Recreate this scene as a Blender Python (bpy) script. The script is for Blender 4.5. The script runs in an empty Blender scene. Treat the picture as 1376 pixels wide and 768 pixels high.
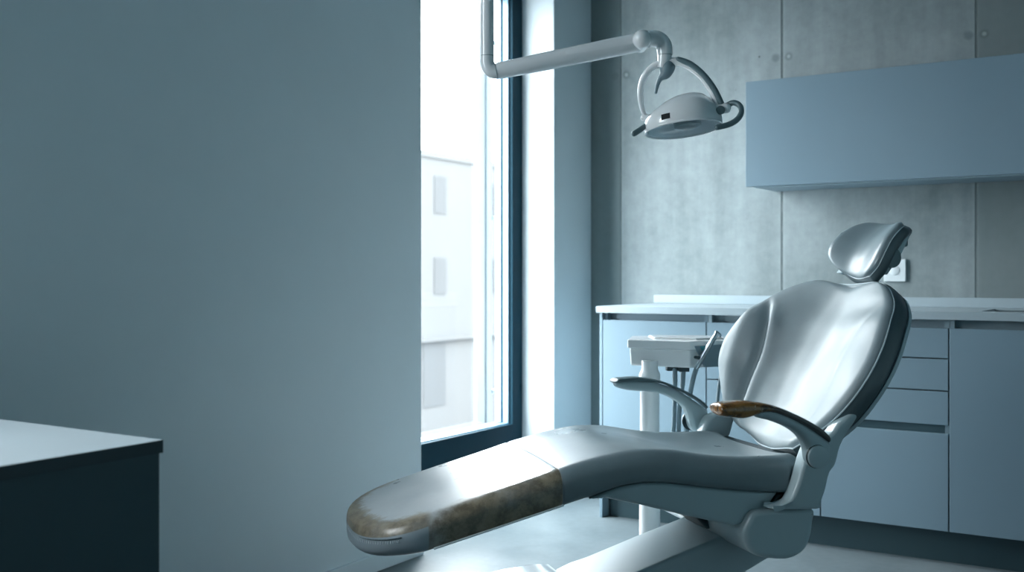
import bpy, bmesh, math, random
from mathutils import Vector, Matrix
random.seed(4)
PI = math.pi
C = bpy.context.scene.collection
# ------------------------------------------------------------------ camera model
F = 1391.0; CAMH = 1.03; HY = 372.0; TH = math.radians(32.4)
RT = Vector((math.cos(TH), math.sin(TH), 0)); FW = Vector((-math.sin(TH), math.cos(TH), 0))
def at(px, py, d):
    """world point that stands d metres deep along the view axis"""
    return RT*((px-688)/F*d) + FW*d + Vector((0, 0, CAMH-(py-HY)/F*d))
# chair frame: s runs to the head end, y away from the camera side, z up
CH = (0.954, 0.299); CW = (-0.299, 0.954); CO = (0.670, 2.905)
def U(px, py, y):
    a = (px-688)/F
    s = (a*(CO[1]+CW[1]*y)-CO[0]-CW[0]*y)/(CH[0]-a*CH[1])
    d = CO[1]+CH[1]*s+CW[1]*y
    return (s, CAMH-(py-HY)*d/F)

# ------------------------------------------------------------------ materials
def new_mat(name):
    m = bpy.data.materials.new(name); m.use_nodes = True
    nt = m.node_tree; b = nt.nodes['Principled BSDF']
    return m, nt, b
def N(nt, t, **kw):
    n = nt.nodes.new(t)
    for k, v in kw.items():
        if k.startswith('i_'):
            n.inputs[k[2:].replace('_', ' ')].default_value = v
        else: setattr(n, k, v)
    return n
def L(nt, a, b): nt.links.new(a, b)
def coords(nt, scale=(1, 1, 1)):
    tc = N(nt, 'ShaderNodeTexCoord'); mp = N(nt, 'ShaderNodeMapping'); mp.inputs['Scale'].default_value = scale
    L(nt, tc.outputs['Object'], mp.inputs['Vector']); return mp.outputs['Vector']
def math_(nt, op, a, b=None, c=None, clamp=False):
    n = N(nt, 'ShaderNodeMath', operation=op); n.use_clamp = clamp
    for i, v in enumerate((a, b, c)):
        if v is None: continue
        if isinstance(v, (int, float)): n.inputs[i].default_value = v
        else: L(nt, v, n.inputs[i])
    return n.outputs[0]
def ss(nt, v, lo, hi, a=0.0, b=1.0):
    n = N(nt, 'ShaderNodeMapRange', interpolation_type='SMOOTHSTEP')
    L(nt, v, n.inputs['Value'])
    n.inputs['From Min'].default_value = lo; n.inputs['From Max'].default_value = hi
    n.inputs['To Min'].default_value = a; n.inputs['To Max'].default_value = b
    return n.outputs[0]
def mixc(nt, f, a, b):
    n = N(nt, 'ShaderNodeMix', data_type='RGBA')
    if isinstance(f, (int, float)): n.inputs['Factor'].default_value = f
    else: L(nt, f, n.inputs['Factor'])
    for k, v in (('A', a), ('B', b)):
        s_ = [i for i in n.inputs if i.name == k and i.type == 'RGBA'][0]
        if isinstance(v, tuple): s_.default_value = (*v, 1)
        else: L(nt, v, s_)
    return [o for o in n.outputs if o.type == 'RGBA'][0]
def noise(nt, vec, scale, detail=4, rough=.55):
    n = N(nt, 'ShaderNodeTexNoise'); n.inputs['Scale'].default_value = scale
    n.inputs['Detail'].default_value = detail; n.inputs['Roughness'].default_value = rough
    L(nt, vec, n.inputs['Vector']); return n.outputs[0]
def bump(nt, b, h, strength=.2, dist=.002):
    n = N(nt, 'ShaderNodeBump'); n.inputs['Strength'].default_value = strength; n.inputs['Distance'].default_value = dist
    L(nt, h, n.inputs['Height']); L(nt, n.outputs[0], b.inputs['Normal'])
def simple(name, col, rough=.5, metal=0., var=.06, vscale=6., bmp=0., bscale=300., spec=.5, coat=0.):
    m, nt, b = new_mat(name)
    v = coords(nt)
    nz = noise(nt, v, vscale)
    c2 = tuple(c*(1-var) for c in col); c1 = tuple(min(1, c*(1+var)) for c in col)
    L(nt, mixc(nt, nz, c2, c1), b.inputs['Base Color'])
    b.inputs['Roughness'].default_value = rough; b.inputs['Metallic'].default_value = metal
    b.inputs['Specular IOR Level'].default_value = spec
    b.inputs['Coat Weight'].default_value = coat; b.inputs['Coat Roughness'].default_value = .08
    if bmp: bump(nt, b, noise(nt, v, bscale, 2), bmp, .001)
    return m
M = {}
M['wall'] = simple('painted_plaster', (.80, .87, .89), .75, bmp=.08, bscale=140, var=.02)
M['wall_hidden'] = simple('far_room_paint', (.50, .72, .78), .8)
M['wall_dark'] = simple('dark_room_paint', (.07, .13, .15), .8)
M['pier'] = simple('white_plaster', (.56, .63, .66), .7, bmp=.06, bscale=140, var=.02)
M['ceiling'] = simple('ceiling_paint', (.16, .26, .30), .8)
M['cab'] = simple('matt_lacquer', (.20, .292, .352), .42, var=.015, bmp=.03, bscale=500)
M['cab_edge'] = simple('cabinet_carcass', (.30, .40, .45), .5)
M['gap'] = simple('dark_recess', (.06, .12, .145), .5)
M['plinth'] = simple('dark_plinth', (.035, .075, .09), .45)
M['worktop'] = simple('pale_worktop', (.38, .46, .50), .35, var=.03, vscale=40)
M['desk_top'] = simple('desk_laminate', (.33, .39, .42), .38, var=.02)
M['desk_side'] = simple('anthracite_laminate', (.030, .075, .09), .5)
M['desk_edge'] = simple('anthracite_edge', (.018, .045, .055), .45)
M['frame'] = simple('petrol_aluminium', (.004, .028, .044), .6, spec=.12)
M['frame_light'] = simple('blue_grey_aluminium', (.16, .27, .36), .35, metal=.3)
M['white'] = simple('white_plastic', (.90, .93, .94), .25, var=.01, coat=.8)
M['chairwhite'] = simple('chair_plastic', (.43, .54, .57), .35, var=.02, coat=.15)
M['lift'] = simple('lift_cover', (.40, .49, .52), .4, var=.02)
M['arm_top'] = simple('grey_rubber', (.10, .16, .18), .35)
M['dark'] = simple('dark_plastic', (.02, .045, .055), .45)
M['black'] = simple('black_plastic', (.006, .009, .011), .8)
M['grey'] = simple('grey_plastic', (.12, .19, .21), .32)
M['hose'] = simple('grey_hose', (.20, .29, .33), .4)
M['chrome'] = simple('brushed_steel', (.55, .62, .66), .18, metal=1.)
M['steel'] = simple('sink_steel', (.35, .42, .45), .3, metal=1.)
M['screen'] = simple('cyan_panel', (.05, .30, .36), .25)
M['socket'] = simple('socket_plastic', (.72, .78, .80), .35)
M['rail_pale'] = simple('weathered_rail', (.17, .185, .19), .6)
M['facade'] = simple('white_render', (.0660, .0675, .0680), .95, spec=.02, var=.03, vscale=.6)
M['facade_win'] = simple('grey_shutter', (.051, .053, .0545), .95, spec=.02)
M['ground'] = simple('paved_yard', (.085, .086, .087), .9, vscale=.5)
M['rail'] = simple('pale_rail', (.10, .125, .14), .4)
M['piping'] = simple('light_piping', (.62, .72, .76), .4)
M['thread'] = simple('white_thread', (.88, .93, .95), .5)
M['dseam'] = simple('dark_seam', (.05, .08, .09), .5)
M['shade'] = simple('lens_frost', (.75, .82, .84), .2)

# window glass: clear pane with a faint reflection
m, nt, b = new_mat('clear_glass')
nt.nodes.remove(b)
tr = N(nt, 'ShaderNodeBsdfTransparent'); tr.inputs[0].default_value = (.97, .99, 1, 1)
gl = N(nt, 'ShaderNodeBsdfGlossy'); gl.inputs['Roughness'].default_value = .02
mx = N(nt, 'ShaderNodeMixShader'); mx.inputs[0].default_value = .05; L(nt, tr.outputs[0], mx.inputs[1]); L(nt, gl.outputs[0], mx.inputs[2])
L(nt, mx.outputs[0], nt.nodes['Material Output'].inputs[0]); M['glass'] = m

# concrete wall with formwork joints, tie holes and pores
m, nt, b = new_mat('cast_concrete')
v = coords(nt); sx = N(nt, 'ShaderNodeSeparateXYZ'); L(nt, v, sx.inputs[0]); X, Z = sx.outputs['X'], sx.outputs['Z']
jd = math_(nt, 'SUBTRACT', math_(nt, 'MODULO', math_(nt, 'ADD', X, 0.659+0.4+8.0), 0.8), 0.4)
ja = math_(nt, 'ABSOLUTE', jd)
n1 = noise(nt, v, 1.6, 6, .6); vs = coords(nt, (3.2, 1, .35)); n2 = noise(nt, vs, 2.2, 5, .6); n3 = noise(nt, v, 22, 5, .65)
tone = math_(nt, 'ADD', math_(nt, 'MULTIPLY', n1, .45), math_(nt, 'ADD', math_(nt, 'MULTIPLY', n2, .35), math_(nt, 'MULTIPLY', n3, .2)))
cr = N(nt, 'ShaderNodeValToRGB'); L(nt, tone, cr.inputs[0])
cr.color_ramp.elements[0].position = .34; cr.color_ramp.elements[0].color = (.145, .185, .19, 1)
cr.color_ramp.elements[1].position = .66; cr.color_ramp.elements[1].color = (.345, .40, .412, 1)
halo = ss(nt, ja, .004, .022, 1, 0)
col = mixc(nt, math_(nt, 'MULTIPLY', halo, .10), cr.outputs[0], (.58, .64, .65))
line = math_(nt, 'MULTIPLY', ss(nt, ja, .0035, .0065, 1, 0), ss(nt, n3, .2, .6, .6, .95))
col = mixc(nt, line, col, (.09, .12, .125))
col = mixc(nt, ss(nt, X, -.661, -.657, 0, .7), col, (.16, .20, .205))  # right-hand panel mixed darker to carry the light fall-off
# strip left of the last joint is mixed darker
col = mixc(nt, ss(nt, X, -2.263, -2.257, .75, 0), col, (.12, .165, .17))
hx = math_(nt, 'SUBTRACT', ja, .030); hz = math_(nt, 'SUBTRACT', Z, 2.012)
hd = math_(nt, 'SQRT', math_(nt, 'ADD', math_(nt, 'MULTIPLY', hx, hx), math_(nt, 'MULTIPLY', hz, hz)))
hd = math_(nt, 'ADD', hd, math_(nt, 'MULTIPLY', math_(nt, 'SUBTRACT', n3, .5), .012))
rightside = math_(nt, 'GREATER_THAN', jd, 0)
col = mixc(nt, ss(nt, hd, .010, .026, .6, 0), col, (.12, .155, .16))
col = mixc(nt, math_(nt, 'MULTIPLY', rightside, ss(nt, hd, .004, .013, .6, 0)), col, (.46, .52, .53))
vo = N(nt, 'ShaderNodeTexVoronoi'); vo.inputs['Scale'].default_value = 6.5; L(nt, v, vo.inputs['Vector'])
pore = math_(nt, 'MULTIPLY', ss(nt, vo.outputs['Distance'], .018, .04, 1, 0), ss(nt, n1, .42, .52, 0, .8))
col = mixc(nt, pore, col, (.07, .09, .095))
vo2 = N(nt, 'ShaderNodeTexVoronoi'); vo2.inputs['Scale'].default_value = 14; L(nt, v, vo2.inputs['Vector'])
pore2 = math_(nt, 'MULTIPLY', ss(nt, vo2.outputs['Distance'], .02, .05, 1, 0), ss(nt, n2, .5, .6, 0, .5))
col = mixc(nt, pore2, col, (.12, .15, .155))
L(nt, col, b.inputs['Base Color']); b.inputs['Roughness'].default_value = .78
hgt = math_(nt, 'SUBTRACT', math_(nt, 'MULTIPLY', n3, .3), math_(nt, 'ADD', line, math_(nt, 'ADD', pore, pore2)))
bump(nt, b, hgt, .5, .003); M['concrete'] = m

# floor
m, nt, b = new_mat('poured_resin_floor')
v = coords(nt); n1 = noise(nt, v, 2.5, 6, .6); n2 = noise(nt, v, 30, 4, .6)
t_ = math_(nt, 'ADD', math_(nt, 'MULTIPLY', n1, .7), math_(nt, 'MULTIPLY', n2, .3))
L(nt, mixc(nt, ss(nt, t_, .3, .7), (.10, .13, .142), (.15, .185, .20)), b.inputs['Base Color'])
L(nt, ss(nt, n1, .3, .7, .34, .48), b.inputs['Roughness']); bump(nt, b, n2, .05, .002); M['floor'] = m

# upholstery (chair coordinates)
HWL_ = .242
def leather(name, base, wear=None, r0=.27):
    m, nt, b = new_mat(name)
    v = coords(nt); sx = N(nt, 'ShaderNodeSeparateXYZ'); L(nt, v, sx.inputs[0])
    S, Y, Z = sx.outputs
    n1 = noise(nt, v, 5, 5, .6); n2 = noise(nt, v, 28, 5, .7)
    col = mixc(nt, ss(nt, n1, .3, .7), tuple(c*.9 for c in base), tuple(c*1.08 for c in base))
    rough = ss(nt, n1, .3, .7, r0, r0+.13)
    if wear == 'leg':
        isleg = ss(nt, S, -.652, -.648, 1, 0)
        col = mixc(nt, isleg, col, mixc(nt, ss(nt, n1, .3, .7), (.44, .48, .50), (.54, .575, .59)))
        # distance from the top-plane line: near rim and the side below it
        ny = math_(nt, 'ADD', Y, math_(nt, 'MULTIPLY', math_(nt, 'SUBTRACT', n2, .5), .07))
        side = ss(nt, math_(nt, 'SUBTRACT', ny, math_(nt, 'MULTIPLY', ss(nt, S, -1.0, -.85, 1, 0), -.04)), -.165, -.225, 0, 1)
        tip = ss(nt, math_(nt, 'SUBTRACT', S, math_(nt, 'MULTIPLY', math_(nt, 'SUBTRACT', n2, .5), .10)), -1.03, -1.085, 0, 1)
        qa = math_(nt, 'POWER', math_(nt, 'DIVIDE', math_(nt, 'ABSOLUTE', Y), HWL_), 2.5)
        qb = math_(nt, 'POWER', math_(nt, 'MAXIMUM', math_(nt, 'DIVIDE', math_(nt, 'SUBTRACT', -.955, S), .165), 0.0), 2.5)
        q_ = math_(nt, 'ADD', math_(nt, 'ADD', qa, qb), math_(nt, 'MULTIPLY', math_(nt, 'SUBTRACT', n2, .5), .9))
        tip = math_(nt, 'MULTIPLY', ss(nt, q_, .42, .72), ss(nt, S, -.955, -.985, 0, 1))
        wm = math_(nt, 'MAXIMUM', side, tip)
        wm = math_(nt, 'MULTIPLY', math_(nt, 'MULTIPLY', wm, isleg), ss(nt, n1, .25, .55, .55, 1.0))
        brown = mixc(nt, ss(nt, n2, .35, .65), (.15, .122, .083), (.31, .26, .18))
        col = mixc(nt, wm, col, brown)
        # toe panel below the stitched seam: plain blue-grey hide
        under = math_(nt, 'SUBTRACT', Z, math_(nt, 'MULTIPLY_ADD', S, .30, .770))
        tp_ = math_(nt, 'MULTIPLY', ss(nt, under, -.022, -.020, 1, 0), ss(nt, S, -.980, -.976, 1, 0))
        col = mixc(nt, tp_, col, (.33, .40, .44))
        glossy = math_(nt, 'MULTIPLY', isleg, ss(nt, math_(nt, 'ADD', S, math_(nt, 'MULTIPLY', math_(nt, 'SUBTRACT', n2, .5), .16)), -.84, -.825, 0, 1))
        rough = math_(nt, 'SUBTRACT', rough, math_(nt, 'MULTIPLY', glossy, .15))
    L(nt, col, b.inputs['Base Color']); L(nt, rough, b.inputs['Roughness'])
    b.inputs['Specular IOR Level'].default_value = .6
    vo = N(nt, 'ShaderNodeTexVoronoi'); vo.inputs['Scale'].default_value = 420; L(nt, v, vo.inputs['Vector'])
    h = math_(nt, 'ADD', math_(nt, 'MULTIPLY', vo.outputs['Distance'], .05), math_(nt, 'MULTIPLY', n1, 1.6))
    bump(nt, b, h, .2, .004)
    return m
M['hide'] = leather('blue_grey_upholstery', (.20, .265, .29))
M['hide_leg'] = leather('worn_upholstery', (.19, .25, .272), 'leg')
M['hide_back'] = leather('backrest_upholstery', (.24, .305, .33), None, .40)
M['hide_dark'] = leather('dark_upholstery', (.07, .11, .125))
# worn brown arm pad
m, nt, b = new_mat('worn_brown_pad')
v = coords(nt); sx = N(nt, 'ShaderNodeSeparateXYZ'); L(nt, v, sx.inputs[0])
n1 = noise(nt, coords(nt, (1, 3, 1)), 16, 6, .7); n2 = noise(nt, v, 60, 4, .7)
br = mixc(nt, ss(nt, n1, .38, .55), (.05, .022, .006), (.33, .15, .035))
br = mixc(nt, ss(nt, n2, .62, .68, 0, .8), br, (.60, .46, .28))
L(nt, mixc(nt, ss(nt, math_(nt, 'ADD', sx.outputs[0], math_(nt, 'MULTIPLY', n1, .08)), -.16, -.02), br, (.075, .085, .085)), b.inputs['Base Color'])
b.inputs['Roughness'].default_value = .22; b.inputs['Coat Weight'].default_value = .5; bump(nt, b, n1, .4, .004)
M['brown_pad'] = m

# ------------------------------------------------------------------ mesh helpers
WN = ('seat_pan', 'hip_cover', 'side_bracket', 'lift_arm', 'base_housing', 'armrest', 'base_plate', 'headrest_plate')
def finish(name, bm, mat, parent=None, angle=40, bevel=0, segs=3, mods=None):
    bmesh.ops.recalc_face_normals(bm, faces=bm.faces)
    me = bpy.data.meshes.new(name); bm.to_mesh(me); bm.free()
    me.materials.append(M[mat] if isinstance(mat, str) else mat)
    for p in me.polygons: p.use_smooth = True
    me.set_sharp_from_angle(angle=math.radians(angle))
    o = bpy.data.objects.new(name, me); C.objects.link(o)
    if parent: o.parent = parent
    if name in WN: w_ = o.modifiers.new('weighted_normals', 'WEIGHTED_NORMAL'); w_.keep_sharp = True; w_.mode = 'FACE_AREA'
    if bevel:
        b_ = o.modifiers.new('bevel', 'BEVEL'); b_.width = bevel; b_.segments = segs; b_.limit_method = 'ANGLE'; b_.angle_limit = math.radians(35)
        b_.harden_normals = True
    return o
def box(bm, x0, x1, y0, y1, z0, z1):
    vs = [bm.verts.new((x, y, z)) for x in (x0, x1) for y in (y0, y1) for z in (z0, z1)]
    for f in ((0, 1, 3, 2), (4, 6, 7, 5), (0, 4, 5, 1), (2, 3, 7, 6), (0, 2, 6, 4), (1, 5, 7, 3)): bm.faces.new([vs[i] for i in f])
def boxes(name, lst, mat, parent=None, bevel=0., segs=2):
    bm = bmesh.new()
    for b in lst: box(bm, *b)
    return finish(name, bm, mat, parent, 30, bevel, segs)
def empty(name, loc=(0, 0, 0), rz=0.):
    o = bpy.data.objects.new(name, None); C.objects.link(o); o.location = loc; o.rotation_euler = (0, 0, rz); o.empty_display_size = .1; return o
def tag(o, label=None, cat=None, group=None, kind=None):
    if label: o['label'] = label
    if cat: o['category'] = cat
    if group: o['group'] = group
    if kind: o['kind'] = kind
    return o
def catmull(pts, n=8, closed=False):
    out = []; m_ = len(pts); pts = [Vector(p) for p in pts]
    rng = range(m_ if closed else m_-1)
    for i in rng:
        g = lambda k: pts[k % m_] if closed else pts[max(0, min(m_-1, k))]
        p0, p1, p2, p3 = g(i-1), g(i), g(i+1), g(i+2)
        for j in range(n):
            t = j/n
            out.append(.5*((2*p1)+(p2-p0)*t+(2*p0-5*p1+4*p2-p3)*t*t+(3*p1-p0-3*p2+p3)*t**3))
    if not closed: out.append(pts[-1])
    return out
def prism(bm, prof, y0, y1, rnd=.0, steps=4, scale0=None):
    """profile in (s,z), thickness along y, rounded rims"""
    n = len(prof); P = [Vector(p) for p in prof]
    area = sum(P[i].x*P[(i+1) % n].y-P[(i+1) % n].x*P[i].y for i in range(n))
    if area < 0: P.reverse()
    nor = []
    for i in range(n):
        a = (P[i]-P[i-1]); b_ = (P[(i+1) % n]-P[i])
        na = Vector((a.y, -a.x)).normalized() if a.length > 1e-9 else Vector((0, 0)); nb = Vector((b_.y, -b_.x)).normalized() if b_.length > 1e-9 else Vector((0, 0))
        v_ = na+nb; nor.append(v_.normalized() if v_.length > 1e-6 else na)
    lay = []
    if rnd > 0:
        for k in range(steps+1):
            a = k/steps*PI/2; lay.append((y0+rnd*(1-math.sin(a)), rnd*(1-math.cos(a))))
        lay = [(y0+rnd*(1-math.cos(k/steps*PI/2)), rnd*(1-math.sin(k/steps*PI/2))) for k in range(steps+1)]
        lay += [(y1-rnd*(1-math.cos(k/steps*PI/2)), rnd*(1-math.sin(k/steps*PI/2))) for k in range(steps, -1, -1)]
    else: lay = [(y0, 0), (y1, 0)]
    rings = [[bm.verts.new((P[i].x-nor[i].x*ins, y, P[i].y-nor[i].y*ins)) for i in range(n)] for y, ins in lay]
    for a, b_ in zip(rings, rings[1:]):
        for i in range(n): bm.faces.new((a[i], a[(i+1) % n], b_[(i+1) % n], b_[i]))
    e0 = bm.faces.new(rings[0]); e1 = bm.faces.new(rings[-1])
    bmesh.ops.triangulate(bm, faces=[e0, e1])
def loft(bm, rings, cap=True):
    R_ = [[bm.verts.new(p) for p in r] for r in rings]; n = len(rings[0])
    for a, b_ in zip(R_, R_[1:]):
        for i in range(n): bm.faces.new((a[i], a[(i+1) % n], b_[(i+1) % n], b_[i]))
    if cap: bm.faces.new(R_[0]); bm.faces.new(R_[-1])
def tube(bm, pts, rad, seg=16, flat=None, up=None, roundcap=True):
    pts = [Vector(p) for p in pts]; n = len(pts)
    if not isinstance(rad, (list, tuple)): rad = [rad]*n
    if len(rad) != n: rad = [rad[0]+(rad[-1]-rad[0])*i/(n-1) for i in range(n)]
    T = [(pts[min(n-1, i+1)]-pts[max(0, i-1)]).normalized() for i in range(n)]
    u = Vector(up) if up else Vector((0, 0, 1))
    if abs(u.dot(T[0])) > .95: u = Vector((1, 0, 0))
    u = (u-T[0]*u.dot(T[0])).normalized(); rings = []
    f = flat or 1.
    def ring(c, t, u, r):
        w = t.cross(u); return [c+u*(math.cos(2*PI*k/seg)*r*f)+w*(math.sin(2*PI*k/seg)*r) for k in range(seg)]
    seq = []
    for i in range(n):
        u = (u-T[i]*u.dot(T[i])).normalized(); seq.append((pts[i], T[i], u.copy(), rad[i]))
    if roundcap:
        c, t, u0, r = seq[0]; rings += [ring(c-t*r*math.cos(a), t, u0, r*max(.02, math.sin(a))) for a in (.0, .3, .6, .9, 1.25)]
    rings += [ring(*q) for q in seq]
    if roundcap:
        c, t, u0, r = seq[-1]; rings += [ring(c+t*r*math.cos(a), t, u0, r*max(.02, math.sin(a))) for a in (1.25, .9, .6, .3, .0)]
    loft(bm, rings)
def tubeo(name, pts, rad, mat, parent=None, **kw):
    bm = bmesh.new(); tube(bm, pts, rad, **kw); return finish(name, bm, mat, parent, 50)
def disc(bm, c, axis, r, h, seg=32, rb=.003):
    axis = Vector(axis).normalized(); c = Vector(c)
    tube(bm, [c, c+axis*h*.0001, c+axis*(h-rb), c+axis*(h-rb*.3), c+axis*h], [r, r, r, r-rb*.3, r-rb], seg=seg, roundcap=False)
def sm(x, a, b):
    t = max(0, min(1, (x-a)/(b-a))); return t*t*(3-2*t)
def interp(tab, x):
    if x <= tab[0][0]: return tab[0][1]
    for (a, va), (b_, vb) in zip(tab, tab[1:]):
        if x <= b_: t = (x-a)/(b_-a); return va+(vb-va)*t
    return tab[-1][1]
def spl(tab, x, n=12):
    pts = [p for p in catmull([(a, b_, 0) for a, b_ in tab], n)]
    return interp([(p.x, p.y) for p in pts], x)

# ------------------------------------------------------------------ THE ROOM
XW, YB, XR, YN, ZC = -2.35, 4.55, 2.3, -2.6, 2.85
WY0, WY1, WZ0, WZ1 = 3.072, 4.18, .215, 2.44
FX = -2.594                                           # room face of the window frame
bm = bmesh.new(); box(bm, -2.8, XR+.2, YN-.2, YB+.2, -.15, 0); tag(finish('floor', bm, 'floor'), 'pale grey poured resin floor', kind='structure')
bm = bmesh.new(); box(bm, -2.8, XR+.2, YN-.2, YB+.2, ZC, ZC+.15); tag(finish('ceiling', bm, 'ceiling'), kind='structure')
W2=(-.05, 1.30, 1.28, 2.50)  # opening for the added fill window, out of view
boxes('wall_left', [(-2.75, XW, YN, W2[0], 0, ZC), (-2.75, XW, W2[0], W2[1], 0, W2[2]), (-2.75, XW, W2[0], W2[1], W2[3], ZC), (-2.75, XW, W2[1], WY0, 0, ZC), (-2.75, FX+.03, WY0, WY1, 0, WZ0), (-2.75, FX+.03, WY0, WY1, WZ1, ZC)], 'wall')['kind'] = 'structure'
boxes('trim_1', [(-2.75, -2.42, WY1, YB, 0, ZC)], 'pier', bevel=.006)['kind'] = 'structure'
bpy.data.objects['trim_1']['label'] = 'white plastered pier between the window and the concrete wall'
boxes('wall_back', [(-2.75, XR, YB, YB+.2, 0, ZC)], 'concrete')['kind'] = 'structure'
boxes('wall_right', [(XR, XR+.2, YN, YB+.2, 0, ZC)], 'wall_hidden')['kind'] = 'structure'
boxes('wall_front', [(-2.75, XR+.2, YN-.2, YN, 0, ZC)], 'wall_dark')['kind'] = 'structure'
boxes('baseboard_left', [(XW, XW+.012, YN, WY0, 0, .06)], 'wall', bevel=.002)['kind'] = 'structure'
for n_ in ('wall_left', 'wall_back', 'wall_right', 'wall_front', 'baseboard_left'):
    pass
# window: outer frame, opening sash, panes
win = tag(empty('window_1', (FX, 3.6, WZ0)), kind='structure')
def wpart(name, lst, mat, bevel=.003):
    o = boxes(name, [(x0-FX, x1-FX, y0-3.6, y1-3.6, z0-WZ0, z1-WZ0) for x0, x1, y0, y1, z0, z1 in lst], mat, win, bevel); return o
def rectframe(x0, x1, y0, y1, z0, z1, w, wb=None, wt=None):
    wb = wb or w; wt = wt or w
    return [(x0, x1, y0, y0+w, z0, z1), (x0, x1, y1-w, y1, z0, z1), (x0, x1, y0+w, y1-w, z0, z0+wb), (x0, x1, y0+w, y1-w, z1-wt, z1)]
wpart('outer_frame', rectframe(FX-.055, FX, WY0, WY1, WZ0, WZ1, .086, .128), 'frame')
wpart('glazing_bead', rectframe(FX-.050, FX-.018, WY0+.08, WY1-.0865, WZ0+.120, WZ1-.08, .010, .0135), 'frame_light')
wpart('outer_bead', rectframe(FX-.085, FX-.056, WY0+.07, WY1-.078, WZ0+.115, WZ1-.08, .022, .020), 'frame_light')
bm = bmesh.new(); box(bm, -.064, -.058, WY0+.08-3.6, WY1-.09-3.6, .128, WZ1-WZ0-.08); finish('pane', bm, 'glass', win)
wpart('sill', [(FX-.30, FX-.086, WY0-.02, WY1+.02, WZ0-.02, WZ0+.105)], 'facade')
bm = bmesh.new(); box(bm, -.001, .004, WY1-.02-3.6, WY1-.012-3.6, .28, .31); finish('hinge', bm, 'frame', win)
win2 = tag(empty('fill_window', (-2.55, -.275, W2[2])), kind='structure')  # added unseen window, brings fill daylight to desk, lamp and chair
def w2(name, lst, mat, bv=.003):
    return boxes(name, [(x0+2.55, x1+2.55, y0+.275, y1+.275, z0-W2[2], z1-W2[2]) for x0, x1, y0, y1, z0, z1 in lst], mat, win2, bv)
w2('outer_frame', rectframe(-2.60, -2.54, W2[0], W2[1], W2[2], W2[3], .07), 'frame')
w2('mullion', [(-2.60, -2.54, .60, .65, W2[2]+.07, W2[3]-.07)], 'frame')
w2('pane', [(-2.574, -2.568, W2[0]+.06, .61, W2[2]+.06, W2[3]-.06), (-2.574, -2.568, .64, W2[1]-.06, W2[2]+.06, W2[3]-.06)], 'glass', 0)

# slim exterior rail in front of the window
def world_ray_X(px, Xp):
    a = (px-688); r = -745.3+.8443*a; f = 1174.5+.5358*a; return Xp*f/r
XRAIL = -2.90
y_r = world_ray_X(652, XRAIL)
rail = tag(empty('exterior_guide_rail', (XRAIL, y_r, WZ0)), 'pale vertical guide rail outside the window, clamped by small brackets', 'rail')
ya, yb = world_ray_X(641, XRAIL)-y_r, world_ray_X(659, XRAIL)-y_r
bm = bmesh.new(); box(bm, -.02, .0, ya, -.002, -.3, 2.7); finish('rail_post', bm, 'rail_pale', rail, bevel=.003)
bm = bmesh.new(); box(bm, -.015, .01, .0, yb, -.3, 2.7); finish('rail_post', bm, 'rail', rail, bevel=.003)
for zz in (2.22, 1.33, .45):
    bm = bmesh.new(); box(bm, -.012, .012, yb+.001, yb+.05, zz-WZ0-.010, zz-WZ0+.010); finish('bracket', bm, 'rail', rail, bevel=.002)

# building across the yard
BX = -22.5
def bY(px): return world_ray_X(px, BX)
def bZ(px, py):
    a = px-688; s_ = BX/(-745.3+.8443*a); return CAMH+(HY-py)*s_
bld = tag(empty('apartment_building', (BX, 26, -5.2)), 'bright white rendered building seen through the window across the yard', 'building')
roof = bZ(566, 205); y0b, y1b = 14., 60.
boxes('facade', [(-9, 0, y0b-26, y1b-26, 0, roof+5.2)], 'facade', bld)
boxes('parapet', [(-9.05, .06, y0b-26.05, y1b-25.95, roof+5.08, roof+5.32)], 'facade', bld)
for px0, px1, py0, py1 in ((583, 599, 236, 286), (583, 599, 346, 395), (568, 598, 462, 548)):
    ya, yb = bY(px0), bY(px1); zc = px0; za, zb = bZ(px0, py1), bZ(px0, py0)
    boxes('window', [(-.1, .03, ya-26, yb-26, za+5.2, zb+5.2)], 'facade_win', bld)
    for k in (1, 2, 3):
        yy = (yb-ya)*5.2*k
        if yb+yy < y1b-1: boxes('window', [(-.1, .03, ya-26+yy, yb-26+yy, za+5.2, zb+5.2)], 'facade_win', bld)
boxes('ledge', [(0, .18, y0b-26, y1b-26, bZ(600, 452)+5.2-.12, bZ(600, 452)+5.2)], 'facade', bld)
bm = bmesh.new(); box(bm, -60, -2.8, -20, 90, -5.4, -5.2); g_ = finish('ground', bm, 'ground'); tag(g_, 'pale paved yard below the window', 'ground', kind='structure')

# ------------------------------------------------------------------ KITCHEN RUN
YF = 3.953; ZT = .906
xs = [-2.05, -1.579, -1.119, -.663, -.06]
G = .0025
def cabinet(x0, x1, fronts, label, side_l=False):
    e = tag(empty('base_cabinet', ((x0+x1)/2, YF+.02, .12)), label, 'cabinet'); ox, oy, oz = e.location
    z1 = .848
    # carcass: side panels, bottom, back, top rail -- open box behind the fronts
    t = .016
    boxes('carcass', [(x0-ox+.0005, x0-ox+t, .0, .555, 0, z1-oz+.028), (x1-ox-t, x1-ox-.0005, 0, .555, 0, z1-oz+.028),
                      (x0-ox+t, x1-ox-t, 0, .555, 0, t), (x0-ox+t, x1-ox-t, .54, .555, t, z1-oz+.028),
                      (x0-ox+t, x1-ox-t, .03, .05, .70, z1-oz+.028)], 'cab_edge' if not side_l else 'cab', e)
    for kind, za, zb in fronts:
        boxes(kind, [(x0-ox+G, x1-ox-G, -.019, -.0005, za-oz+G*.5, zb-oz-G*.5)], 'cab', e, .0012)
    zs = sorted((za, zb) for _, za, zb in fronts)
    for (a, b_), (c, d) in zip(zs, zs[1:]):
        if c-b_ > .01: boxes('grip_rail', [(x0-ox+t, x1-ox-t, .002, .022, b_-oz-.01, c-oz+.01)], 'gap', e)
    return e
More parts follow.
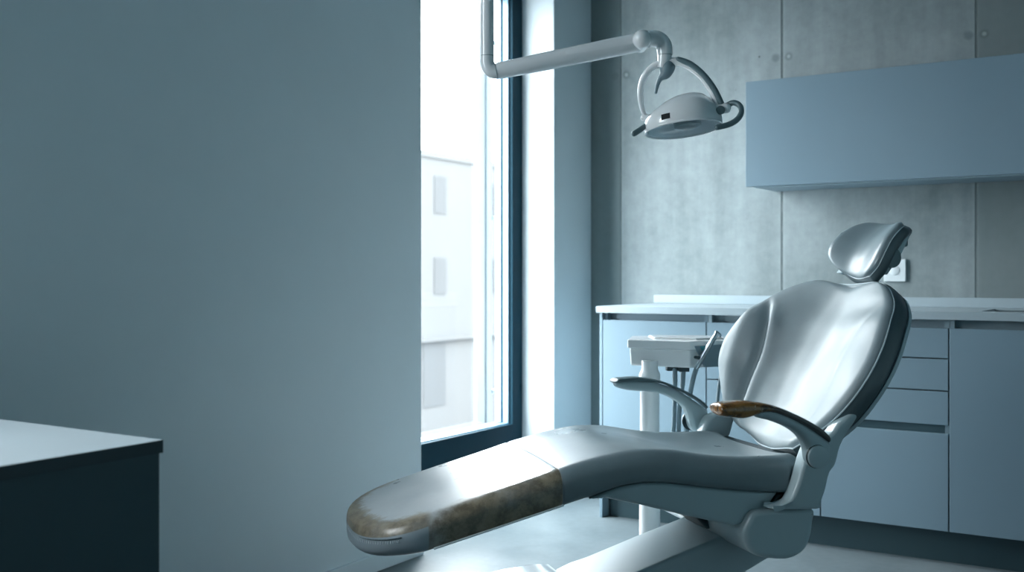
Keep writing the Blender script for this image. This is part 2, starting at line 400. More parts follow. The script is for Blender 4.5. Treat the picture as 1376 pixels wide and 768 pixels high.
cabinet(xs[0], xs[1], [('door', .12, .848)], 'pale base cabinet with one tall door at the left end, brightest beside the window', True)
cabinet(xs[1], xs[2], [('door', .12, .617), ('drawer', .619, .848)], 'base cabinet half hidden behind the dental chair, second from the left end')
cabinet(xs[2], xs[3], [('door', .12, .470), ('drawer', .499, .621), ('drawer', .623, .7365), ('drawer', .7385, .848)], 'base cabinet with three shallow drawers over a deep pull-out, right of the chair back')
cabinet(xs[3], xs[4], [('door', .12, .848)], 'blue-grey base cabinet with one tall door at the right edge of the picture')
boxes('end_panel', [(xs[0]-.014, xs[0]-.001, YF+.001, YB-.002, 0, .878)], 'cab', bevel=.001)
tag(bpy.data.objects['end_panel'], 'thin upright end panel closing the left end of the base cabinets', 'panel')
boxes('cabinet_plinth', [(xs[0]+.01, xs[4], YF+.055, YF+.072, 0, .118)], 'plinth')
tag(bpy.data.objects['cabinet_plinth'], 'long dark recessed plinth board under the base cabinets', 'plinth')
# worktop with a cut-out for the sink
SX0, SX1, SY0, SY1 = -.575, -.13, 4.075, 4.43
e = tag(empty('kitchen_worktop', (-1.05, 4.25, .878)), 'long pale thin worktop lying on the base cabinets along the concrete wall', 'worktop')
wx0, wx1, wy0, wy1 = -2.075, -.04, YF-.012, YB-.002
lst = [(wx0, SX0, wy0, wy1, .878, ZT), (SX1, wx1, wy0, wy1, .878, ZT), (SX0, SX1, wy0, SY0, .878, ZT), (SX0, SX1, SY1, wy1, .878, ZT)]
boxes('slab', [(a+1.05, b_+1.05, c-4.25, d-4.25, z0-.878, z1-.878) for a, b_, c, d, z0, z1 in lst], 'worktop', e)
boxes('upstand', [(wx0+1.05, wx1+1.05, wy1-.016-4.25, wy1-4.25, .0285, .068)], 'worktop', e, .001)
e = tag(empty('kitchen_sink', ((SX0+SX1)/2, (SY0+SY1)/2, .72)), 'steel sink let into the worktop at the right edge', 'sink'); ox, oy, oz = e.location
a, b_, c, d = SX0-ox+.001, SX1-ox-.001, SY0-oy+.001, SY1-oy-.001
boxes('bowl', [(a, b_, c, d, 0, .003), (a, a+.003, c, d, .003, .180), (b_-.003, b_, c, d, .003, .180), (a+.003, b_-.003, c, c+.003, .003, .180), (a+.003, b_-.003, d-.003, d, .003, .180)], 'steel', e)
bm = bmesh.new(); disc(bm, (0, 0, .003), (0, 0, 1), .04, .004); finish('drain', bm, 'dark', e)
# wall cabinet
e = tag(empty('wall_cabinet', (-.5, 4.18, 1.407)), 'long flat handleless wall cabinet hanging on the concrete wall', 'cabinet')
x0, x1 = -1.495+.5, .9
boxes('carcass', [(x0+.001, x0+.019, .0195, .368, .006, .436), (x1-.019, x1-.001, .0195, .368, .006, .436), (x0+.019, x1-.019, .0195, .368, .006, .024),
                  (x0+.019, x1-.019, .0195, .368, .418, .436), (x0+.019, x1-.019, .355, .368, .024, .418)], 'cab', e)
boxes('door', [(x0, x1, 0, .019, 0, .438)], 'cab', e, .0012)
boxes('grip_rail', [(x0+.03, x1, .021, .06, -.004, .0055)], 'cab_edge', e)
# socket
def wallpt(px, py, Y=YB):
    a = px-688; s_ = Y/(1174.5+.5358*a); return ((-745.3+.8443*a)*s_, CAMH+(HY-py)*s_)
sx_, sz_ = wallpt(1203, 363)
e = tag(empty('wall_socket', (sx_, YB, sz_)), 'square white socket plate on the concrete wall behind the headrest', 'socket')
boxes('cover_plate', [(-.045, .045, -.012, -.0005, -.047, .047)], 'socket', e, .003)
bm = bmesh.new(); disc(bm, (0, -.0125, 0), (0, -1, 0), .021, .002); finish('socket_insert', bm, 'socket', e)

# ------------------------------------------------------------------ LEFT DESK
e = tag(empty('desk', (-1.9, .45, 0)), 'dark sided desk with a pale top against the left wall in the foreground', 'desk')
dx1, dy1 = -1.462, 1.183
o = boxes('desktop', [(XW+.003+1.9, dx1+1.9, -1.0-.45, dy1-.45, .728, .750)], 'desk_top', e)
o.data.materials.append(M['desk_edge'])
for p in o.data.polygons:
    if abs(p.normal.z) < .5: p.material_index = 1
boxes('side_panel', [(dx1+1.9-.026, dx1+1.9-.006, -1.0-.45, dy1-.45-.003, 0, .7275)], 'desk_side', e, .001)
boxes('end_panel', [(XW+.02+1.9, dx1+1.9-.027, dy1-.45-.026, dy1-.45-.006, 0, .7275)], 'desk_side', e, .001)
boxes('back_panel', [(XW+.02+1.9, dx1+1.9-.027, -1.0-.45, -1.0-.43, 0, .7275)], 'desk_side', e, .001)

# ------------------------------------------------------------------ DENTAL CHAIR
cw = RT*CO[0]+FW*CO[1]
chair = tag(empty('dental_chair', (cw.x, cw.y, 0), TH+math.atan2(CH[1], CH[0])), 'worn grey upholstered dental chair with brown patches, leg rest pointing at the left wall', 'dental chair')
# --- seat and leg cushion
HWL = .242
topz = [(-1.145, .420), (-1.10, .440), (-1.0, .470), (-.936, .489), (-.792, .528), (-.70, .553), (-.648, .568), (-.55, .590), (-.47, .602), (-.424, .604), (-.35, .599), (-.28, .586), (-.194, .574), (-.10, .570), (-.02, .570)]
botz = [(-1.145, .385), (-1.10, .375), (-1.0, .392), (-.966, .400), (-.80, .441), (-.616, .487), (-.566, .499), (-.502, .517), (-.438, .525), (-.359, .519), (-.227, .497), (-.065, .478), (-.02, .474)]
def hw(s):
    if s < -.96: t = (-.96-s)/(1.125-.96); return HWL*max(0., 1-t**2.5)**(1/2.5)
    if s > -.03: t = (s+.03)/.045; return HWL*(1-.04*t*t)
    return HWL+.012*sm(s, -.6, -.35)
def section(s, zt, zb, w, n=10, dish=0.):
    """ring in the y-z plane with round top corners and tighter bottom corners"""
    ring = []; rt = min(.040, w*.6, (zt-zb)*.55); rb = min(.018+.020*sm(-s, .98, 1.08), w*.5, (zt-zb)*.45)
    def top(y): return zt+.007*(1-(y/max(w, .01))**2)-dish*(1-(abs(y)/max(w, .01))**3)
    for k in range(n+1):
        a = k/n*PI/2; ring.append((s, w-rt+rt*math.cos(a), zt-rt+rt*math.sin(a)))
    m_ = 24
    for k in range(1, m_):
        y = (w-rt)*(1-2*k/m_); ring.append((s, y, top(y)-(top(w-rt)-zt)))
    for k in range(n+1):
        a = PI/2+k/n*PI/2; ring.append((s, -w+rt+rt*math.cos(a), zt-rt+rt*math.sin(a)))
    for k in range(7):
        a = PI+k/6*PI/2; ring.append((s, -w+rb+rb*math.cos(a), zb+rb+rb*math.sin(a)))
    for k in range(1, 8): ring.append((s, (-w+rb)*(1-2*k/8), zb))
    for k in range(7):
        a = 1.5*PI+k/6*PI/2; ring.append((s, w-rb+rb*math.cos(a), zb+rb+rb*math.sin(a)))
    return ring
ss_ = [-1.1248, -1.1242, -1.123, -1.121, -1.118, -1.113, -1.106, -1.096, -1.084, -1.068, -1.05, -1.03, -1.01, -.99, -.97, -.95, -.93]
x = -.90
while x < -.66: ss_.append(x); x += .02
ss_ += [-.658, -.6535, -.650, -.6465, -.642]; x = -.62
while x < -.03: ss_.append(x); x += .02
ss_ += [-.02, -.008, .0, .008, .013, .015]
rings = []
for s in ss_:
    w = max(.0004, hw(s)); zt, zb = spl(topz, s), spl(botz, s)
    g = .0020*math.exp(-((s+.650)/.0035)**2)
    if s > -.015: q = (s+.015)/.03; zt -= .012*q*q; zb += .008*q*q
    dish = .028*sm(s, -.52, -.20)
    rings.append(section(s, zt-g, zb, w-g, dish=dish))
bm = bmesh.new(); loft(bm, rings)
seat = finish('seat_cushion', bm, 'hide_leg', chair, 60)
seat['label'] = 'grey seat and leg rest cushion with brown worn edge'
# piping along the lower rim of the leg rest, dark seam and stitches around its toe
def rim(z_off, y_out, ang0, ang1, n=40):
    """points round the toe of the cushion: parameter runs near side -> far side"""
    pts = []
    return pts
pts = [(s, -hw(s)+.0005, spl(botz, s)+.0045) for s in [-.965+i*.0175 for i in range(19)]]
tubeo('lower_piping', pts, .0026, 'thread', seat, seg=8)
toe = []
for k in range(41):
    t = -1+2*k/40; y = -HWL*.93*math.sin(t*PI/2)*-1
    # invert hw for s
    f = min(.9999, abs(y)/HWL); tt = (1-f**2.5)**(1/2.5); s = -.96-tt*.165
    dz = .021+.006*abs(math.sin(t*PI/2)); ins = .0028*max(0, (.03-dz)/.01)
    n_ = Vector((s+.90, y*.45, 0)).normalized(); sp = Vector((s, y, spl(topz, s)-dz))-n_*ins if False else Vector((s+ins*.8, y*(1-ins*2), spl(topz, s)-dz))
    toe.append(sp)
tubeo('toe_seam', toe, .0013, 'dseam', seat, seg=6)
bm = bmesh.new(); tt_ = catmull(toe, 3)
for i in range(6, len(tt_)-6, 2):
    p = tt_[i]; o_ = Vector((p.x+.9, p.y, 0)).normalized()*.0014
    tube(bm, [p+o_+Vector((0, 0, -.0045)), p+o_+Vector((0, 0, -.0095))], .0008, seg=5)
finish('toe_stitching', bm, 'thread', seat)
seam = [(-.650, q[1]*1.0, q[2]) for q in section(-.650, spl(topz, -.65)-.0030, spl(botz, -.65), hw(-.65)-.0028)][:45]
tubeo('cross_seam', seam, .0006, 'grey', seat, seg=6)

# --- seat pan shell under the cushion
def poly(pxs, y): return [U(a, b_, y) for a, b_ in pxs]
pan = [(-.575, .492)]+[(s, spl(botz, s)-.0015) for s in (-.55, -.50, -.44, -.38, -.30, -.20, -.12, -.06)]
lo = poly([(1030, 683), (1012, 689), (1003, 702), (985, 706), (923, 693), (860, 678), (815, 669)], -.235)
prof = [Vector((p[0], p[1])) for p in pan+lo]
bm = bmesh.new(); prism(bm, prof, -.236, .236, .010)
finish('seat_pan', bm, 'chairwhite', chair, 40)
# --- hip drum
hp = poly([(1012, 688), (1004, 700), (998, 716), (1003, 735), (1016, 746), (1036, 750), (1060, 750), (1080, 739), (1089, 720), (1092, 700), (1092, 684), (1060, 683.5), (1030, 684)], -.255)
bm = bmesh.new(); prism(bm, catmull([(p[0], p[1], 0) for p in hp], 4, True), -.262, .262, .014)
finish('hip_cover', bm, 'chairwhite', chair, 45)
# --- side brackets carrying the back rest and arms (near and far)
bk = [(1032, 681.5), (1044, 677), (1055, 670), (1063, 655), (1069, 637), (1076, 612), (1084, 596), (1098, 588), (1112, 580), (1122, 566), (1142, 549), (1150, 545), (1146, 560), (1130, 585), (1123, 600), (1117, 622), (1109, 634), (1104, 655), (1098, 672), (1093, 681.5)]
for sg in (-1, 1):
    bm = bmesh.new(); pr = catmull([(p[0], p[1], 0) for p in poly(bk, -.27)], 4, True)
    prism(bm, pr, *sorted((sg*.247, sg*.292)), .010)
    finish('side_bracket', bm, 'chairwhite', chair, 45)
bm = bmesh.new(); prism(bm, [(-.075, .445), (-.06, .472), (.017, .476), (.017, .545), (.05, .55), (.075, .52), (.06, .445)], -.235, .235, .01)  # dark filler block added to keep the gap behind the cushion dark
finish('seat_gap_filler', bm, 'dark', chair, 40)
# --- lift arm, base housing, floor plate
bm = bmesh.new()
prism(bm, [(-.56, .205), (-.54, .228), (-.50, .243), (-.451, .2545), (-.30, .3015), (-.16, .342), (-.12, .352), (-.02, .352), (.0, .32), (-.01, .277), (-.10, .236), (-.30, .160), (-.50, .085), (-.56, .08)], -.125, .115, .012)
finish('lift_arm', bm, 'lift', chair, 40)
bm = bmesh.new(); prism(bm, [(-.17, .35), (-.04, .36), (-.04, .43), (-.24, .45), (-.23, .41)], -.07, .07, .01)
finish('lift_mechanism', bm, 'dark', chair, 40)
bm = bmesh.new(); hs = catmull([(-.90, .03, 0), (-.88, .14, 0), (-.82, .20, 0), (-.72, .236, 0), (-.62, .246, 0), (-.575, .244, 0), (-.562, .228, 0), (-.565, .10, 0), (-.565, .03, 0)], 4)
prism(bm, hs, -.15, .125, .02)
finish('base_housing', bm, 'white', chair, 40)
bm = bmesh.new(); prism(bm, [(-.98, 0), (-.98, .02), (-.95, .03), (-.20, .03), (-.17, .02), (-.17, 0)], -.22, .22, .008)
finish('base_plate', bm, 'white', chair, 30)

# --- grid cushion: front surface + rounded rim + back
def cushion(front, back_off, nu=41, nv=41, rr=.018, thick=.06, inset=.0):
    """front(u,v)->(Vector p, Vector nrm) for u,v in [-1,1]"""
    bm = bmesh.new()
    def warp(i, n):
        t = -1+2*i/(n-1); return math.sin(t*PI/2)*.55+t*.45
    us = [warp(i, nu) for i in range(nu)]; vs = [warp(i, nv) for i in range(nv)]
    P = [[front(u, v) for u in us] for v in vs]
    c = sum((P[j][i] for j in (0, nv-1) for i in range(nu)), Vector((0, 0, 0)))/(2*nu)
    c = P[nv//2][nu//2]
    nr = [[None]*nu for _ in range(nv)]
    for j in range(nv):
        for i in range(nu):
            a = P[j][min(nu-1, i+1)]-P[j][max(0, i-1)]; b_ = P[min(nv-1, j+1)][i]-P[max(0, j-1)][i]
            n_ = a.cross(b_); nr[j][i] = n_.normalized() if n_.length > 1e-9 else Vector((-1, 0, 0))
    if nr[nv//2][nu//2].x > 0:
        nr = [[-q for q in r] for r in nr]
    def edged(j, i):
        # distance to rim in metres approximated along rows / columns
        du = min((P[j][i]-P[j][0]).length, (P[j][i]-P[j][-1]).length); dv = min((P[j][i]-P[0][i]).length, (P[j][i]-P[-1][i]).length)
        a = max(0, 1-du/rr); b_ = max(0, 1-dv/rr); k = min(1, math.sqrt(a*a+b_*b_))
        return rr*.55*(1-math.sqrt(max(0, 1-k*k)))
    V = [[bm.verts.new(P[j][i]-nr[j][i]*edged(j, i)) for i in range(nu)] for j in range(nv)]
    for j in range(nv-1):
        for i in range(nu-1): bm.faces.new((V[j][i], V[j][i+1], V[j+1][i+1], V[j+1][i]))
    front_set = set(bm.faces)
    loop = [(0, i) for i in range(nu-1)]+[(j, nu-1) for j in range(nv-1)]+[(nv-1, i) for i in range(nu-1, 0, -1)]+[(j, 0) for j in range(nv-1, 0, -1)]
    prev = [V[j][i] for j, i in loop]; rimpts = [V[j][i].co.copy() for j, i in loop]
    BD = Vector(back_off).normalized()
    base = rimpts[:]
    for k, (dd, ins) in enumerate(((.12, -.004), (.35, -.007), (.65, -.006), (.88, .002), (1.0, .012))):
        ring = [bm.verts.new(p+BD*thick*dd+(c+BD*(p-c).dot(BD)-p).normalized()*ins) for p in base]
        for a in range(len(ring)):
            b_ = (a+1) % len(ring); bm.faces.new((prev[a], prev[b_], ring[b_], ring[a]))
        prev = ring
    cc = bm.verts.new(sum((v.co for v in prev), Vector((0, 0, 0)))/len(prev))
    for a in range(len(prev)): bm.faces.new((prev[a], prev[(a+1) % len(prev)], cc))
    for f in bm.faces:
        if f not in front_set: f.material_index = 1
    return bm, rimpts
# rows of the back rest: near crease, far rim (pixel + lateral position)
rows = [((1060, 597, -.17), (993, 577, .20), (1028, 591)), ((1092, 577, -.225), (977, 556, .27), None), ((1119, 556, -.27), (968, 530, .305), None), ((1143, 529, -.30), (963, 503, .325), None),
        ((1165, 496, -.31), (962, 479, .33), None), ((1181, 463, -.30), (971, 452, .32), None), ((1191, 432, -.28), (992, 426, .29), None),
        ((1197, 411, -.25), (1020, 404, .26), None), ((1196, 395, -.22), (1050, 387, .225), None), ((1191, 383, -.18), (1080, 377, .175), None), ((1181, 376, -.135), (1106, 374.5, .125), None)]
def p3(px, py, y): s, z = U(px, py, y); return Vector((s, y, z))
Nn = [p3(*r[0]) for r in rows]; Ff = [p3(*r[1]) for r in rows]
def rowpt(arr, v):
    t = (v+1)/2*(len(arr)-1); i = min(len(arr)-2, int(t)); f = t-i
    g = lambda k: arr[max(0, min(len(arr)-1, k))]
    p0, p1, p2, p3_ = g(i-1), g(i), g(i+1), g(i+2)
    return .5*((2*p1)+(p2-p0)*f+(2*p0-5*p1+4*p2-p3_)*f*f+(3*p1-p0-3*p2+p3_)*f**3)
BN = Vector((math.sin(math.radians(57)), 0, -math.cos(math.radians(57))))      # rearward normal
BT = Vector((math.cos(math.radians(57)), 0, math.sin(math.radians(57))))
RT_ = [(0, .012), (.12, .03), (.3, .058), (.5, .066), (.7, .050), (.9, .022), (1, .008)]
UC_ = [(0, .76), (.12, .72), (.25, .62), (.4, .55), (.5, .56), (.6, .66), (.68, .80), (.75, .92), (1, .95)]
def backfront(u, v):
    a, b_ = rowpt(Nn, v), rowpt(Ff, v); p = a.lerp(b_, (u+1)/2)
    t = (v+1)/2
    R_ = spl(RT_, t)
    au = abs(u)
    rec = R_*(1-sm(au, .10, 1.0))*(1. if u > 0 else .80+.20*(1-sm(au, 0, .5)))
    uc = spl(UC_, t)
    fade = sm(t, .04, .2)*(1-sm(t, .62, .74)); sc_ = 1. if u > 0 else .12
    d = au-uc
    rec += sc_*fade*(.014*math.exp(-(d/.05)**2)*(1 if d > 0 else math.exp(-(d/.035)**2)/max(1e-6, math.exp(-(d/.05)**2)))-.006*math.exp(-((d+.10)/.07)**2)-.010*math.exp(-((d-.22)/.12)**2))
    rec -= .008*math.exp(-((t-.32)/.15)**2)*(1-sm(au, .2, .6))
    # curved top (neck dip) and bottom rim bow
    dip = -.014*sm(t, .86, 1.0)*(1-sm(au, 0, .75)); bow = -.012*(1-sm(t, 0, .18))*(1-sm(au, .2, 1.))
    return p+BN*rec+BT*(dip+bow)
bm, rimp = cushion(backfront, BN, 121, 91, .030, .062)
back = finish('backrest', bm, 'hide_back', chair, 70)
back['label'] = 'grey concave backrest cushion with side wings and light piping'
o = back
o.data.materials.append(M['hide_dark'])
tubeo('back_piping', [p-BN*.001 for p in rimp[::2]]+[rimp[0]-BN*.001], .0022, 'piping', back, seg=6)
# the shell behind the cushion
def shellfront(u, v):
    p = backfront(u*.985, max(-.97, min(.985, v*.98))); q = backfront(0, v*.9)
    a, b_ = rowpt(Nn, v*.985), rowpt(Ff, v*.985); base = a.lerp(b_, (u*1.01+1)/2)
    return base+BN*(.066+.030*(1-abs(u)**2))
bm = bmesh.new()
nu, nv = 25, 31; FV = []; BV = []
for j in range(nv):
    v = -1+2*j/(nv-1); FV.append([]); BV.append([])
    for i in range(nu):
        u = -1+2*i/(nu-1); p = shellfront(u, v); FV[-1].append(bm.verts.new(p))
        th = .010+.028*max(0, 1-abs(u)**3)*max(0, 1-abs(v)**4); BV[-1].append(bm.verts.new(p+BN*th))
for j in range(nv-1):
    for i in range(nu-1):
        bm.faces.new((FV[j][i], FV[j][i+1], FV[j+1][i+1], FV[j+1][i])); bm.faces.new((BV[j][i], BV[j+1][i], BV[j+1][i+1], BV[j][i+1]))
for j in range(nv-1):
    bm.faces.new((FV[j][0], FV[j+1][0], BV[j+1][0], BV[j][0])); bm.faces.new((FV[j][-1], BV[j][-1], BV[j+1][-1], FV[j+1][-1]))
for i in range(nu-1):
    bm.faces.new((FV[0][i], BV[0][i], BV[0][i+1], FV[0][i+1])); bm.faces.new((FV[-1][i], FV[-1][i+1], BV[-1][i+1], BV[-1][i]))
finish('back_shell', bm, 'chairwhite', chair, 60)

# --- headrest
hN = [p3(1163, 371, -.085), p3(1178, 357, -.115), p3(1189, 338, -.125), p3(1199, 319, -.125), p3(1211, 303, -.12), p3(1217, 297, -.10)]
hF = [p3(1121, 361, .085), p3(1112, 346, .115), p3(1116, 331, .125), p3(1130, 315, .125), p3(1150, 303, .115), p3(1170, 297.5, .085)]
HA = math.atan2(hN[-1].z-hN[0].z, hN[-1].x-hN[0].x)
HB = Vector((math.sin(HA), 0, -math.cos(HA))); HT = Vector((math.cos(HA), 0, math.sin(HA)))
def headfront(u, v):
    a, b_ = rowpt(hN, v), rowpt(hF, v); p = a.lerp(b_, (u+1)/2)
    rec = .026*(1-sm(abs(u), .1, 1.0))*(1-.6*abs(v)**2)
    t = (v+1)/2
    bow = -.006*(1-sm(t, 0, .2))*(1-u*u)+.008*sm(t, .8, 1)*(1-u*u)
    return p+HB*(rec-.012*(1-v*v))+HT*bow
bm, hr = cushion(headfront, HB, 41, 41, .026, .035)
head = finish('headrest', bm, 'hide_head' if 'hide_head' in M else 'hide', chair, 70)
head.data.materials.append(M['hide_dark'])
tubeo('headrest_piping', [p-HB*.0008 for p in hr[::2]]+[hr[0]-HB*.0008], .0016, 'piping', head, seg=6)
hc = sum(hN+hF, Vector((0, 0, 0)))/12
bm = bmesh.new()
q = [Vector((p.x, p.z)) for p in (hc-HT*.078+HB*.034, hc+HT*.070+HB*.034, hc+HT*.062+HB*.046, hc-HT*.0+HB*.056, hc-HT*.070+HB*.054)]
prism(bm, q, -.108, .108, .006); finish('headrest_plate', bm, 'chairwhite', chair, 40)
kn = p3(1196, 346, -.10)
bm = bmesh.new(); disc(bm, (kn.x-.004, -.100, kn.z), (0, -1, 0), .029, .018); disc(bm, (kn.x-.004, -.06, kn.z), (0, -1, 0), .024, .04)
finish('headrest_knob', bm, 'grey', chair, 40)
lg = p3(1211, 326, -.08)
bm = bmesh.new(); box(bm, lg.x-.022, lg.x+.010, -.10, -.06, lg.z-.012, lg.z+.018); finish('release_lever', bm, 'grey', chair, bevel=.006)
st = [Vector((hc.x+HB.x*.075, 0, hc.z+HB.z*.075))-HT*.02, Vector((hc.x+HB.x*.075, 0, hc.z+HB.z*.075))-HT*.075]
nb = backfront(0, .93)+BN*.072
bm = bmesh.new(); tube(bm, [st[0], st[1], nb+BT*.06, nb, nb-BT*.12], .016, seg=16, flat=.6, up=(1, 0, 0)); finish('headrest_stem', bm, 'chrome', chair)

# --- arms
def arm(sg, padmat, lab):
    body = [(1013, 556), (1022, 549)] if sg < 0 else [(966, 551), (968, 545), (985, 542), (1022, 545)]
    body += [(1040, 550)] if 0 else []
    body += [(1040, 550), (1060, 557), (1080, 569), (1100, 583), (1112, 594), (1114, 612), (1106, 626), (1093, 628), (1085, 618), (1082, 602), (1074, 586), (1058, 574), (1036, 565)]+([(1020, 561)] if sg < 0 else [(1010, 562), (985, 560), (970, 556)])
    pr = catmull([(*p, 0) for p in poly(body, -.325)], 4, True)
    e_ = None
    bm = bmesh.new(); prism(bm, pr, *sorted((sg*.296, sg*.340)), .013)
    b0 = finish('armrest', bm, 'chairwhite', chair, 50)
    top = poly([(961.5, 546), (966, 540.5), (980, 538.5), (1000, 537.5), (1035, 543), (1070, 557), (1098, 573), (1112, 587)], -.32)
    bot = poly([(961.5, 552), (966, 558), (980, 560.5), (1000, 561), (1030, 553), (1066, 566), (1095, 583), (1110, 595)], -.32)
    if sg > 0: bot = [(a[0]*.5+b_[0]*.5, a[1]*.62+b_[1]*.38) for a, b_ in zip(top, bot)]
    tp = catmull([(*p, 0) for p in top], 5); bt = catmull([(*p, 0) for p in bot], 5); rings = []
    n = len(tp)
    for i, (a, b_) in enumerate(zip(tp, bt)):
        f = i/(n-1); w = .034*min(1., math.sqrt(max(0.02, 1-(1-min(1, f/.07))**2)))*(1-.15*sm(f, .2, .6))*(1. if sg < 0 else .82); w *= math.sqrt(max(.05, 1-max(0, (f-.94)/.06)**2))
        c = (a+b_)/2; h_ = (a-b_)/2; r_ = []
        for k in range(20):
            an = 2*PI*k/20; cx, cz = math.cos(an), math.sin(an); cx = math.copysign(abs(cx)**.75, cx); cz = math.copysign(abs(cz)**.85, cz)
            r_.append((c.x+h_.x*cz, sg*.318+w*cx, c.y+h_.y*cz))
        rings.append(r_)
    bm = bmesh.new(); loft(bm, rings); pd = finish('arm_pad', bm, padmat, b0, 60); pd['label'] = lab
    pv = U(1098, 613, -.34); bm = bmesh.new(); disc(bm, (pv[0], sg*.338, pv[1]), (0, sg, 0), .0285, .010); finish('pivot_cap', bm, 'chairwhite', b0, 40)
    bm = bmesh.new(); disc(bm, (pv[0], sg*.336, pv[1]), (0, sg, 0), .0300, .006); finish('cap_ring', bm, 'dark', b0, 40)
arm(-1, 'brown_pad', 'brown worn arm pad'); arm(1, 'arm_top', 'dark grey arm pad')

# ------------------------------------------------------------------ DELIVERY UNIT beside the chair
DD = 3.52
def lp(px, py, d=DD): return at(px, py, d)
fc = lp(873, 700); unit = tag(empty('instrument_unit', (fc.x, fc.y, 0), TH), 'white dental instrument unit on a column behind the far armrest', 'instrument unit')
# local frame: x right, y away, z up ; px scale at DD
K = DD/F
def ux(px): return (px-873)*K
def uz(py): return CAMH-(py-HY)*K
prof_r = [(.0, .045), (.02, .045), (.03, .037), (uz(533)-.06, .033), (uz(512)-.0, .033), (uz(510), .036), (uz(502), .036), (uz(498), .031), (uz(495), .028), (uz(484), .028)]
bm = bmesh.new(); tube(bm, [(0, 0, z) for z, r in prof_r], [r for z, r in prof_r], seg=28, roundcap=False); finish('column', bm, 'white', unit, 40)
bm = bmesh.new(); disc(bm, (0, 0, 0), (0, 0, 1), .17, .03, seg=40, rb=.01); finish('foot', bm, 'white', unit, 40)
# tray head: box turned a little, corner toward the camera
zt, zb = uz(456.5), uz(492)
def hexa(bm, pts, z0, z1, inset=0.):
    n = len(pts); a = [bm.verts.new((x, y, z0)) for x, y in pts]; c = sum(x for x, y in pts)/n; d = sum(y for x, y in pts)/n
    b_ = [bm.verts.new((x+(c-x)*inset, y+(d-y)*inset, z1)) for x, y in pts]
    for i in range(n): bm.faces.new((a[i], a[(i+1) % n], b_[(i+1) % n], b_[i]))
    bm.faces.new(a); bm.faces.new(b_)
bm = bmesh.new(); hexa(bm, [(-.072, .03), (.125, -.075), (.30, .00), (.34, .20), (-.03, .26)], uz(468), uz(456.5), .0); finish('tray_rim', bm, 'white', unit, bevel=.004)
bm = bmesh.new(); hexa(bm, [(-.060, .04), (.125, -.062), (.285, .005), (.32, .19), (-.02, .24)], zb, uz(468), -.02)
finish('tray_body', bm, 'white', unit, bevel=.006)
bm = bmesh.new(); hexa(bm, [(.02, .06), (.16, .0), (.26, .04), (.26, .17), (.02, .20)], uz(456.5), uz(454), .05); finish('tray_mat', bm, 'white', unit, bevel=.001)
# control panel on the right-hand slanted front
p_a = Vector((.140, -.0705, 0)); dirr = Vector((.175, .075, 0)).normalized(); nrm = Vector((dirr.y, -dirr.x, 0))
bm = bmesh.new()
vs = [p_a+dirr*q_+nrm*.004+Vector((0, 0, z)) for q_, z in ((.0, uz(463)), (.040, uz(491)), (.155, uz(491)), (.155, uz(461)))]
vs2 = [q_-nrm*.010 for q_ in vs]; A = [bm.verts.new(q_) for q_ in vs]; B = [bm.verts.new(q_) for q_ in vs2]
bm.faces.new(A); bm.faces.new(B)
for i in range(4): bm.faces.new((A[i], A[(i+1) % 4], B[(i+1) % 4], B[i]))
finish('control_panel', bm, 'hose', unit, bevel=.001)
bm = bmesh.new(); vs = [p_a+dirr*q_+nrm*.0045+Vector((0, 0, z)) for q_, z in ((.018, uz(463)), (.026, uz(469)), (.060, uz(469)), (.056, uz(463)))]
A = [bm.verts.new(q_) for q_ in vs]; B = [bm.verts.new(q_+nrm*.0012) for q_ in vs]; bm.faces.new(A); bm.faces.new(B)
for i in range(4): bm.faces.new((A[i], A[(i+1) % 4], B[(i+1) % 4], B[i]))
finish('display', bm, 'screen', unit)
# holders + hoses
def ul(px, py, y): # local point at depth DD+y
    d = DD+y; P_ = at(px, py, d)-at(873, HY, DD); return Vector((P_.dot(RT), P_.dot(FW), P_.z+CAMH))
for hx, hy in ((903, .02), (919, -.01)):
    p = ul(hx, 497, hy); bm = bmesh.new(); box(bm, p.x-.020, p.x+.016, p.y-.018, p.y+.018, zb-.016, zb-.0005); finish('holster', bm, 'dark', unit, bevel=.003)
for path in ([(907, 497), (907, 520), (906, 560), (904, 605), (908, 650), (914, 690)], [(918, 500), (917, 520), (913, 550), (912, 590), (914, 640), (921, 690)]):
    pts = catmull([ul(a, b_, -.005) for a, b_ in path], 6); tubeo('hose', pts, [.0085]*6+[.0075]*(len(pts)-6), 'hose', unit, seg=12)
pts = catmull([ul(a, b_, -.05+.0*i) for i, (a, b_) in enumerate([(938, 490), (934, 500), (929, 520), (925, 545), (923, 580), (930, 640), (945, 690)])], 6)
tubeo('hose', pts, .008, 'hose', unit, seg=12)
for path in ([(975, 470), (966, 520), (963, 560), (962, 600), (960, 660)], [(985, 470), (972, 540), (974, 570), (978, 600), (975, 660)]):
    pts = catmull([ul(a, b_, .06) for a, b_ in path], 6); tubeo('hose', pts, .006, 'hose', unit, seg=10)
# hand instrument held on the unit
hp_ = [ul(937, 493, -.075), ul(944, 480, -.08), ul(953, 465, -.085), ul(960, 453, -.088), ul(963, 446.5, -.085)]
hnd = tag(empty('dental_handpiece', tuple(unit.matrix_basis @ Vector(hp_[0])) if False else tuple(Matrix.Translation(unit.location) @ Matrix.Rotation(TH, 4, 'Z') @ hp_[0]), TH), 'polished steel handpiece standing up at the front of the instrument unit', 'handpiece')
rel = [p-hp_[0] for p in hp_]
bm = bmesh.new(); cc_ = catmull(rel, 5); rr_ = [.0075+.003*math.sin(min(1, i/len(cc_)*1.2)*PI)-.002*(i/len(cc_)) for i in range(len(cc_))]; tube(bm, cc_, rr_, seg=16); finish('handle', bm, 'chrome', hnd)
bm = bmesh.new(); tube(bm, [rel[-1], rel[-1]+Vector((.010, .0, -.010))], .0065, seg=14); finish('turbine_head', bm, 'chrome', hnd)
